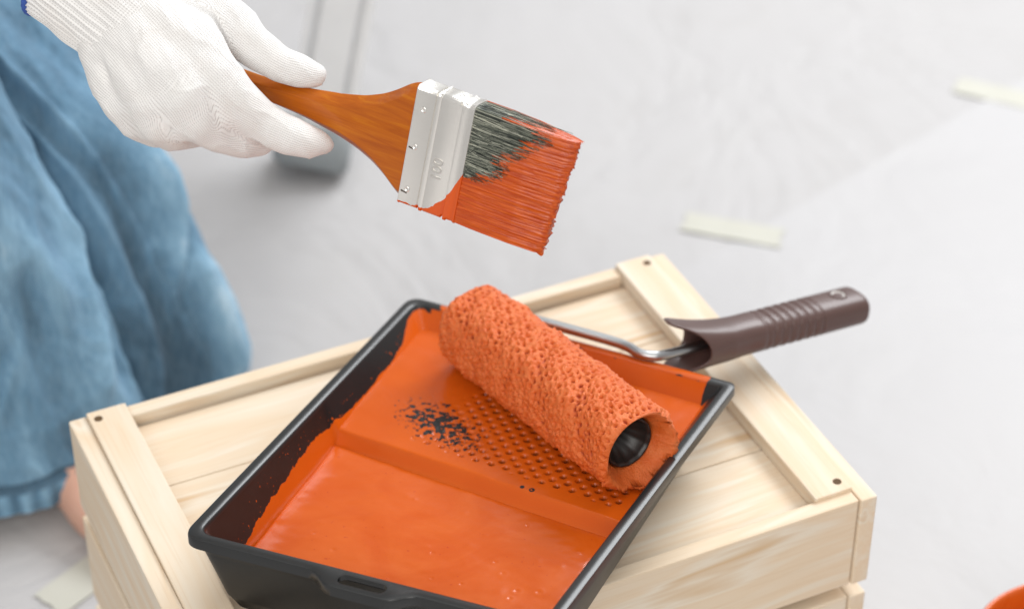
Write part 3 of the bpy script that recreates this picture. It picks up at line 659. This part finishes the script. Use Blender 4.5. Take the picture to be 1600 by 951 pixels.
# jeans
m = NT("denim"); co = m.coord(); big = m.noise(m.mapping(co, (1, 1, .33)), 19, 4, .6, .5); mid = m.noise(m.mapping(co, (230, 230, 34)), 1, 4, .6)
wear_shade = m.attr('wear_shade')  # hem wear plus light and shade of the folds, put into the colour
f = m.math('ADD', m.math('MULTIPLY_ADD', mid, .22, -.07), m.math('MULTIPLY_ADD', big, .66, m.math('MULTIPLY_ADD', wear_shade, .15, -.06)))
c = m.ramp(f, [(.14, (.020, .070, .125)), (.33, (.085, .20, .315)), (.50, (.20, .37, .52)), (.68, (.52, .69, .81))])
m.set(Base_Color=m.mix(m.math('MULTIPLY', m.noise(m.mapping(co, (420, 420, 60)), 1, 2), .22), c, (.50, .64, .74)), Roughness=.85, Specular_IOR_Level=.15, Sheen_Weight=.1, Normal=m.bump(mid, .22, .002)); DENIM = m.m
def leg(pts, seed, folds, ramp_amp):
    M_ = 230; C = resample([p[:3] for p in pts], M_); A = resample([[p[3], p[4]] for p in pts], M_); N = 300
    th = np.linspace(0, 2 * np.pi, N, endpoint=False); T = np.gradient(C, axis=0); rings = []; wear_shade = []; side = np.array([1., 0, 0])
    s = np.linspace(0, 1, M_); rc = np.random.default_rng(seed + 40)
    creases = [(rc.uniform(0, 2 * np.pi), rc.uniform(.16, .5), rc.uniform(-.9, .9), rc.uniform(.04, .10), rc.uniform(.05, .12), rc.uniform(.003, .0085) * rc.choice([-1, 1, 1])) for _ in range(34)]
    for i in range(M_):
        t = norm(T[i]); side = norm(side - t * (side @ t)); fwd = np.cross(t, side)
        o = np.zeros(N)
        for (k, ph, tw, amp, s0, s1, sharp) in folds:
            wv_ = np.cos(k * th + ph + tw * s[i]); wv_ = np.sign(wv_) * np.abs(wv_) ** sharp
            o += amp * wv_ * (sstep(s0 - .06, s0 + .04, s[i]) * (1 - sstep(s1 - .05, s1 + .08, s[i])))
        o += .0022 * fbm(np.cos(th) * 1.2 + s[i] * 2.5, np.sin(th) * 1.2 + s[i] * 5, seed, 3.2, 4)
        o += .0012 * (1 - np.abs(np.clip(fbm(np.cos(th) + s[i] * 3, np.sin(th) - s[i] * 5, seed + 3, 4.5, 2), -1, 1)) ** .6 * 2)
        ww = fbm(np.cos(th) * 1.1 + s[i] * 1.5, np.sin(th) * 1.1 - s[i] * 2, seed + 20, 2.0, 2); rid = 1 - np.abs(np.tanh(1.6 * fbm(np.cos(th) * 1.6 + .25 * ww, np.sin(th) * 1.6 + s[i] * 1.5, seed + 9, 3.0, 2)))
        o += ramp_amp * (rid ** 3 - .35)
        cre = np.zeros(N)
        for (t0, s0, sl, ln, wd, am) in creases:
            dth = (th - t0 - sl * (s[i] - s0) * 6 + np.pi) % (2 * np.pi) - np.pi
            e_ = np.exp(-((s[i] - s0) / ln) ** 2); cre += am * e_ * (np.exp(-(dth / wd) ** 2) - .6 * np.exp(-((dth - 1.7 * wd) / (1.2 * wd)) ** 2))
        o += cre
        hem = 0 if seed > 55 else (.0036 + .0009 * np.sin(46 * th + 5 * s[i])) if .004 < s[i] < .062 else (-.0025 if .062 <= s[i] < .072 else 0)
        hz = .0025 * np.sin(2 * th + seed) + .002 * np.sin(3 * th + 1)
        rings.append(C[i] + np.outer(np.cos(th) * (A[i, 0] + o + hem), side) + np.outer(np.sin(th) * (A[i, 1] + o + hem), fwd) + np.outer(hz * (1 - s[i]) ** 4, t))
        wear_shade.append(o / .012 + (0 if seed > 55 else (1.3 if s[i] < .008 else (-1.6 if .060 < s[i] < .074 else (.9 * np.sin(46 * th) if s[i] < .058 else 0)))))  # folds toned lighter on crests and darker in hollows, then worn hem
    n0 = len(rings)
    inner = [rings[0] + (C[0] - rings[0]) * .05 + [0, 0, .003], rings[0] + (C[0] - rings[0]) * .38 + [0, 0, .05]]
    rings = inner[::-1] + rings; wear_shade = [wear_shade[0], wear_shade[0]] + wear_shade
    V, F = loft(rings, (False, False)); return np.array(V), F, np.concatenate(wear_shade)
near = [(-.428, 1.476, .008, .124, .098), (-.435, 1.484, .06, .122, .098), (-.450, 1.497, .14, .117, .096), (-.468, 1.500, .24, .108, .092), (-.487, 1.502, .335, .100, .09), (-.515, 1.508, .43, .09, .088), (-.565, 1.53, .49, .088, .085), (-.66, 1.58, .47, .098, .095), (-.80, 1.66, .38, .12, .12)]
farl = [(-.352, 1.580, .006, .114, .086), (-.356, 1.584, .05, .114, .088), (-.370, 1.592, .11, .110, .09), (-.396, 1.605, .20, .104, .09), (-.452, 1.620, .29, .09, .088), (-.497, 1.638, .37, .087, .086), (-.545, 1.675, .44, .088, .086), (-.66, 1.78, .45, .098, .095), (-.82, 1.88, .38, .12, .12)]
V1, F1, W1 = leg(near, 51, [(3, 1.0, 2.2, .008, 0, .7, 1), (5, .3, -3, .006, 0, .6, .8), (7, 2, 6, .0022, .1, .7, .8)], .006)
V2, F2, W2 = leg(farl, 61, [(4, .2, 3, .010, 0, .7, .8), (6, 1.3, -4, .008, 0, .55, .7), (9, .6, 9, .003, .05, .6, .8)], .010)
j = obj('jeans', np.concatenate([V1, V2]), F1 + [tuple(np.array(f) + len(V1)) for f in F2], DENIM, attrs={'wear_shade': np.concatenate([W1, W2])}); pchild(j)
j['label'] = 'faded blue wide-leg jeans'
# shirt over the torso, above the picture
cl = [(-.83, 1.80, .34), (-.81, 1.73, .52), (-.75, 1.64, .74), (-.69, 1.56, .90), (-.68, 1.545, .935)]
V, F = sweep(resample(cl, 24), [(.17, .15)] * 6 + [(.18, .16)] * 12 + [(.165, .14), (.15, .12), (.13, .11), (.11, .09), (.09, .08), (.075, .07)], 36, (1, 0, 0), (False, False)); pchild(obj('shirt', V, F, simple("white_cotton", (.7, .7, .7), .85, noise=(40, .3, .004))))

# glove: union of tapered chains, remeshed and smoothed
chains = {
 'palm_i': [(205, 30, 1.446, 27), (235, 42, 1.440, 27), (285, 75, 1.431, 25), (322, 118, 1.430, 21)],
 'palm_m': [(200, 36, 1.446, 26), (222, 60, 1.434, 25), (262, 110, 1.421, 23), (283, 145, 1.420, 19)],
 'palm_r': [(190, 42, 1.446, 25), (200, 76, 1.438, 23), (225, 125, 1.426, 20), (240, 158, 1.424, 17)],
 'palm_p': [(175, 52, 1.447, 22), (170, 82, 1.444, 19), (180, 125, 1.438, 17.5), (196, 160, 1.436, 15)],
 'fill_a': [(302, 132, 1.428, 20), (335, 172, 1.436, 16.5)],
 'fill_b': [(262, 150, 1.424, 18), (278, 188, 1.431, 14.5)],
 'fill_c': [(218, 158, 1.431, 16), (232, 190, 1.437, 13)],
 'index': [(322, 118, 1.430, 21), (362, 158, 1.437, 17), (408, 190, 1.445, 13.4), (452, 212, 1.450, 12.2), (490, 224, 1.455, 9.6), (503, 227, 1.457, 7)],
 'middle': [(283, 145, 1.420, 19), (306, 186, 1.428, 14.5), (340, 211, 1.442, 11.5), (378, 222, 1.456, 10.5), (405, 224, 1.470, 9)],
 'ring': [(240, 158, 1.424, 17), (250, 190, 1.430, 14), (268, 209, 1.445, 11.5), (310, 205, 1.472, 10.5), (345, 190, 1.488, 9)],
 'pinky': [(196, 160, 1.436, 15), (214, 188, 1.442, 12.5), (238, 206, 1.455, 10.5), (285, 195, 1.482, 9.5), (320, 175, 1.492, 8.5)],
 'thumb': [(235, 5, 1.449, 26), (300, 2, 1.449, 23), (352, 34, 1.450, 17), (395, 72, 1.452, 13.6), (432, 98, 1.455, 12.4), (470, 113, 1.458, 10.4), (492, 118, 1.460, 8)],
}
segs = []; st0 = {}; bm = bmesh.new()
vplane = norm(RT * .70 - UP * .72); vside = norm(RT * .72 + UP * .70)
o0 = at(165, 10, 1.447)
for nme, ch in chains.items():
    P = np.array([at(a, b, t) for a, b, t, r in ch]); Rr_ = np.array([r for *_, r in ch]) * mm_
    acc = 0; st0[nme] = P[0]
    for i in range(len(P) - 1):
        L_ = np.linalg.norm(P[i + 1] - P[i]); segs.append((P[i], P[i + 1], Rr_[i], Rr_[i + 1], acc, nme)); acc += L_
        ns = max(3, int(L_ / (.22 * min(Rr_[i], Rr_[i + 1]))))
        for k in range(ns + 1):
            f = k / ns; p = P[i] * (1 - f) + P[i + 1] * f; r = Rr_[i] * (1 - f) + Rr_[i + 1] * f
            bmesh.ops.create_icosphere(bm, subdivisions=2, radius=r, matrix=Matrix.Translation(Vector(p)))
me = bpy.data.meshes.new('g'); bm.to_mesh(me); bm.free(); go = bpy.data.objects.new('g', me); COL.objects.link(go)
rm = go.modifiers.new('r', 'REMESH'); rm.mode = 'VOXEL'; rm.voxel_size = .0015; sm = go.modifiers.new('s', 'SMOOTH'); sm.factor = .5; sm.iterations = 20
gm = evaluated(go); bpy.data.objects.remove(go)
nV = len(gm.vertices); co_ = np.empty(nV * 3, np.float32); gm.vertices.foreach_get('co', co_); co_ = co_.reshape(-1, 3).astype(float)
nrmv = np.empty(nV * 3, np.float32); gm.vertices.foreach_get('normal', nrmv); nrmv = nrmv.reshape(-1, 3).astype(float)
WS = np.zeros(nV); KU = np.zeros(nV); KV = np.zeros(nV)
for (a, b, ra, rb_, acc, nme) in segs:
    d = b - a; L_ = np.linalg.norm(d); d = d / L_; q = co_ - a; s_ = np.clip(q @ d, 0, L_); c_ = a + np.outer(s_, d); dist = np.linalg.norm(co_ - c_, axis=1) - (ra + (rb_ - ra) * s_ / L_)
    wgt = np.exp(-np.clip(dist + .005, 0, None) / .0011); side = norm(np.cross(d, -FW)); up = np.cross(side, d); rel = co_ - c_
    if nme[:4] in ('palm', 'fill'): v = (co_ - o0) @ vside
    else: v = (st0[nme] - o0) @ vside * (1 if vside @ side > 0 else 1) + np.sign(vside @ side) * np.arctan2(rel @ side, rel @ up) * (ra + rb_) / 2
    WS += wgt; KU += wgt * ((co_ - o0) @ vplane if nme[:4] in ('palm', 'fill') else (st0[nme] - o0) @ vplane + acc + q @ d); KV += wgt * v
KU /= WS + 1e-9; KV /= WS + 1e-9
# loose cloth: wrinkles across the back of the hand
wrk = .0007 * fbm((co_ @ vside), (co_ @ vplane) * .6, 91, 150, 3)
wk2 = fbm((co_ @ vside) * 1.0, (co_ @ vplane) * .35, 95, 190, 2); wrk += .0007 * (1 - np.abs(np.tanh(1.5 * wk2))) ** 3
for (px_, py_, tx, ty_, amp, sg_, ln_) in ((150, 100, .75, .65, .0014, .0030, .016), (167, 112, .2, 1, .0014, .0025, .012), (300, 95, .7, .7, .0008, .005, .03), (255, 60, .8, .6, .0008, .005, .03)):
    c_ = at(px_, py_, 1.43); tdir = norm(RT * tx - UP * ty_); ndir = norm(np.cross(tdir, FW)); q = co_ - c_
    wrk -= amp * np.exp(-((q @ ndir) / sg_) ** 2 - ((q @ tdir) / ln_) ** 2) * (nrmv @ FW < .2)
co_ += nrmv * wrk[:, None]; gm.vertices.foreach_set('co', co_.astype(np.float32).ravel())
m = NT("knit_cotton"); kn = m.attr('knit', 'Vector'); sx = m.n('ShaderNodeSeparateXYZ'); m.link(kn, sx.inputs[0]); u_, v_ = sx.outputs[0], sx.outputs[1]
wl = 2 * math.pi / .00150; cs = 2 * math.pi / .00125
wob = m.noise(m.coord(), 120, 2)
vv = m.math('MULTIPLY_ADD', wob, .5, m.math('MULTIPLY', v_, wl))
wale = m.math('ABSOLUTE', m.math('SINE', m.math('MULTIPLY', vv, .5)))
loop = m.math('SINE', m.math('MULTIPLY_ADD', u_, cs, m.math('MULTIPLY', wale, 2.2)))
hgt = m.math('MULTIPLY_ADD', loop, .28, wale); fz = m.noise(m.coord(), 900, 3, .7)
hgt = m.math('MULTIPLY_ADD', fz, .5, hgt)
hole = m.ramp(hgt, [(.15, (0, 0, 0)), (.75, (1, 1, 1))])
c = m.mix(hole, (.62, .60, .585), (.85, .84, .825))
c = m.mix(m.ramp(m.noise(m.coord(), 38, 4, .6), [(.48, (0, 0, 0)), (.78, (.4, .4, .4))]), c, (.70, .64, .59))
m.set(Base_Color=c, Roughness=.92, Specular_IOR_Level=.1, Sheen_Weight=.12, Sheen_Roughness=.6, Subsurface_Weight=.0, Normal=m.bump(hgt, .55, .0007)); KNIT = m.m
gl = mobj('glove', gm, KNIT, attrs={'knit': np.column_stack([KU, KV, np.zeros(nV)])}); pchild(gl); gl['label'] = 'white knitted cotton work glove'
# ribbed cuff
c0, c1 = at(101, -52, 1.455), at(243, 62, 1.444); axc = norm(c1 - c0); sd_ = norm(np.cross(axc, FW)); dp = np.cross(sd_, axc); N = 300; th = np.linspace(0, 2 * np.pi, N, endpoint=False); rings = []; KA = []
for i, s_ in enumerate(np.linspace(0, 1, 60)):
    a = np.interp(s_, [0, .25, .6, .85, 1], [.0365, .0355, .0355, .0350, .024]); b = np.interp(s_, [0, .4, .75, .88, 1], [.031, .0295, .0315, .0305, .020])
    rib = .0007 * np.cos(th * 44 + 1.2 * s_) * (1 - sstep(.70, .9, s_)) + .0006 * fbm(np.cos(th) * 2 + s_ * 3, np.sin(th) * 2, 17, 2.5, 2)
    rings.append(c0 + (c1 - c0) * s_ + np.outer(np.cos(th) * (a + rib), sd_) + np.outer(np.sin(th) * (b + rib), dp))
    KA.append(np.column_stack([np.full(N, s_ * .045), th * .033, np.zeros(N)]))
rings = [rings[0] + (c0 - rings[0]) * .07 + axc * .02] + rings; KA = [KA[0]] + KA
V, F = loft(rings, (False, False)); pchild(obj('cuff', V, F, KNIT, attrs={'knit': np.concatenate(KA)}), gl).matrix_parent_inverse = Matrix()
hp = [c0 - axc * .0005 + np.cos(t) * .0362 * sd_ + np.sin(t) * .0306 * dp for t in np.linspace(0, 2 * np.pi, 121)]
V, F = sweep(hp, [(.0019 + .0003 * math.sin(i * 2.1)) for i in range(121)], 10, axc, (False, False)); m = NT("blue_thread"); nz = m.noise(m.coord(), 900, 2)
m.set(Base_Color=m.mix(nz, (.02, .06, .30), (.06, .14, .50)), Roughness=.85, Normal=m.bump(nz, .6, .0008)); pchild(obj('blue_hem', V, F, m.m), gl).matrix_parent_inverse = Matrix()

# ------------------------------------------------------------------ ladder leg behind
LD = empty('step_ladder', (-.195, 1.90, 0)); tag(LD, 'pale aluminium ladder leg with grey rubber foot behind the hand', 'ladder')
lb, lt = np.array([-.196, 1.905, .0]), np.array([-.1612, 1.95, .1644]); ld = norm(lt - lb); lx = norm(np.cross(ld, [0, 1, 0])) * -1; lx = norm(np.array([1, 0, 0]) - ld * ld[0]); ly = np.cross(ld, lx)
ALU = simple("pale_enamel", (.86, .855, .85), .5, .0, noise=(30, .1, .002)); RUB = simple("grey_rubber", (.30, .325, .335), .75, noise=(90, .4, .002))
def channel(path_len, w_, d_, t_, o_):
    pr = np.array([(-w_ / 2, -d_ / 2), (w_ / 2, -d_ / 2), (w_ / 2, d_ / 2), (w_ / 2 - t_, d_ / 2), (w_ / 2 - t_, -d_ / 2 + t_), (-w_ / 2 + t_, -d_ / 2 + t_), (-w_ / 2 + t_, d_ / 2), (-w_ / 2, d_ / 2)])
    return [o_ + np.outer(pr[:, 0], lx) + np.outer(pr[:, 1], ly) + ld * l_ for l_ in path_len]
off = np.array([.195, -1.90, 0])
V, F = loft(channel((.035, .30, 1.25), .062, .030, .004, lb + off)); obj('stile', V, [f[::-1] for f in F], ALU, LD, False)
for sgn in (-1, 1):
    V, F = loft([lb + off + lx * sgn * .020 + ly * -.0155 + np.outer(np.cos(t3), lx) * .0028 + np.outer(np.sin(t3), ly) * .0018 + ld * l_ for l_ in (.05, 1.2)]); obj('rail_bead', V, F, ALU, LD)
rr3 = []
for l_, a, b in ((.0, .033, .024), (.004, .037, .028), (.020, .037, .028), (.034, .034, .023), (.040, .032, .019)):
    p = rrect(a, b, .010, 6); rr3.append(lb + off + np.outer(p[:, 0], lx) + np.outer(p[:, 1], ly) + ld * l_)
zmin = min(r[:, 2].min() for r in rr3); rr3 = [r - [0, 0, zmin] for r in rr3]
V, F = loft(rr3); obj('rubber_foot', V, F, RUB, LD)
V, F = loft([lb + off + ld * .62 + lx * x_ + np.outer(np.cos(t3), ly) * .016 + np.outer(np.sin(t3), ld) * .012 for x_ in (.03, .40)]); obj('rung', V, F, ALU, LD)

# ------------------------------------------------------------------ paint pot at the corner
PT = empty('paint_pot', (.404, 1.152, 0)); tag(PT, 'open pot with orange painted rim at bottom right corner', 'paint pot')
n = 96; th = np.linspace(0, 2 * np.pi, n, endpoint=False); prof = [(.070, 0), (.072, .002), (.083, .094), (.0855, .096), (.0865, .099), (.0850, .1015), (.0825, .1005), (.0815, .097), (.0800, .090), (.0795, .078)]
POTM = mat_paint("pot_paint", 70, .4)
V, F = loft([np.column_stack([r * np.cos(th), r * np.sin(th), np.full(n, z) + .0006 * np.sin(5 * th)]) for r, z in prof[:4]], (True, False)); obj('bucket_body', V, [f[::-1] for f in F], simple("pot_plastic", (.55, .55, .54), .45), PT)
V, F = loft([np.column_stack([(r + .0006 * np.sin(9 * th + z * 60)) * np.cos(th), (r + .0006 * np.sin(9 * th + z * 60)) * np.sin(th), np.full(n, z) + .0006 * np.sin(5 * th)]) for r, z in prof[3:]], (False, False)); obj('painted_rim', V, [f[::-1] for f in F], POTM, PT)
rg = np.linspace(0, .0797, 14)[1:]; V, F = loft([np.column_stack([r * np.cos(th), r * np.sin(th), .079 + .0006 * fbm(r * np.cos(th), r * np.sin(th), 3, 60, 2)]) for r in rg[::-1]], (False, True)); obj('paint_surface', V, F, POTM, PT)
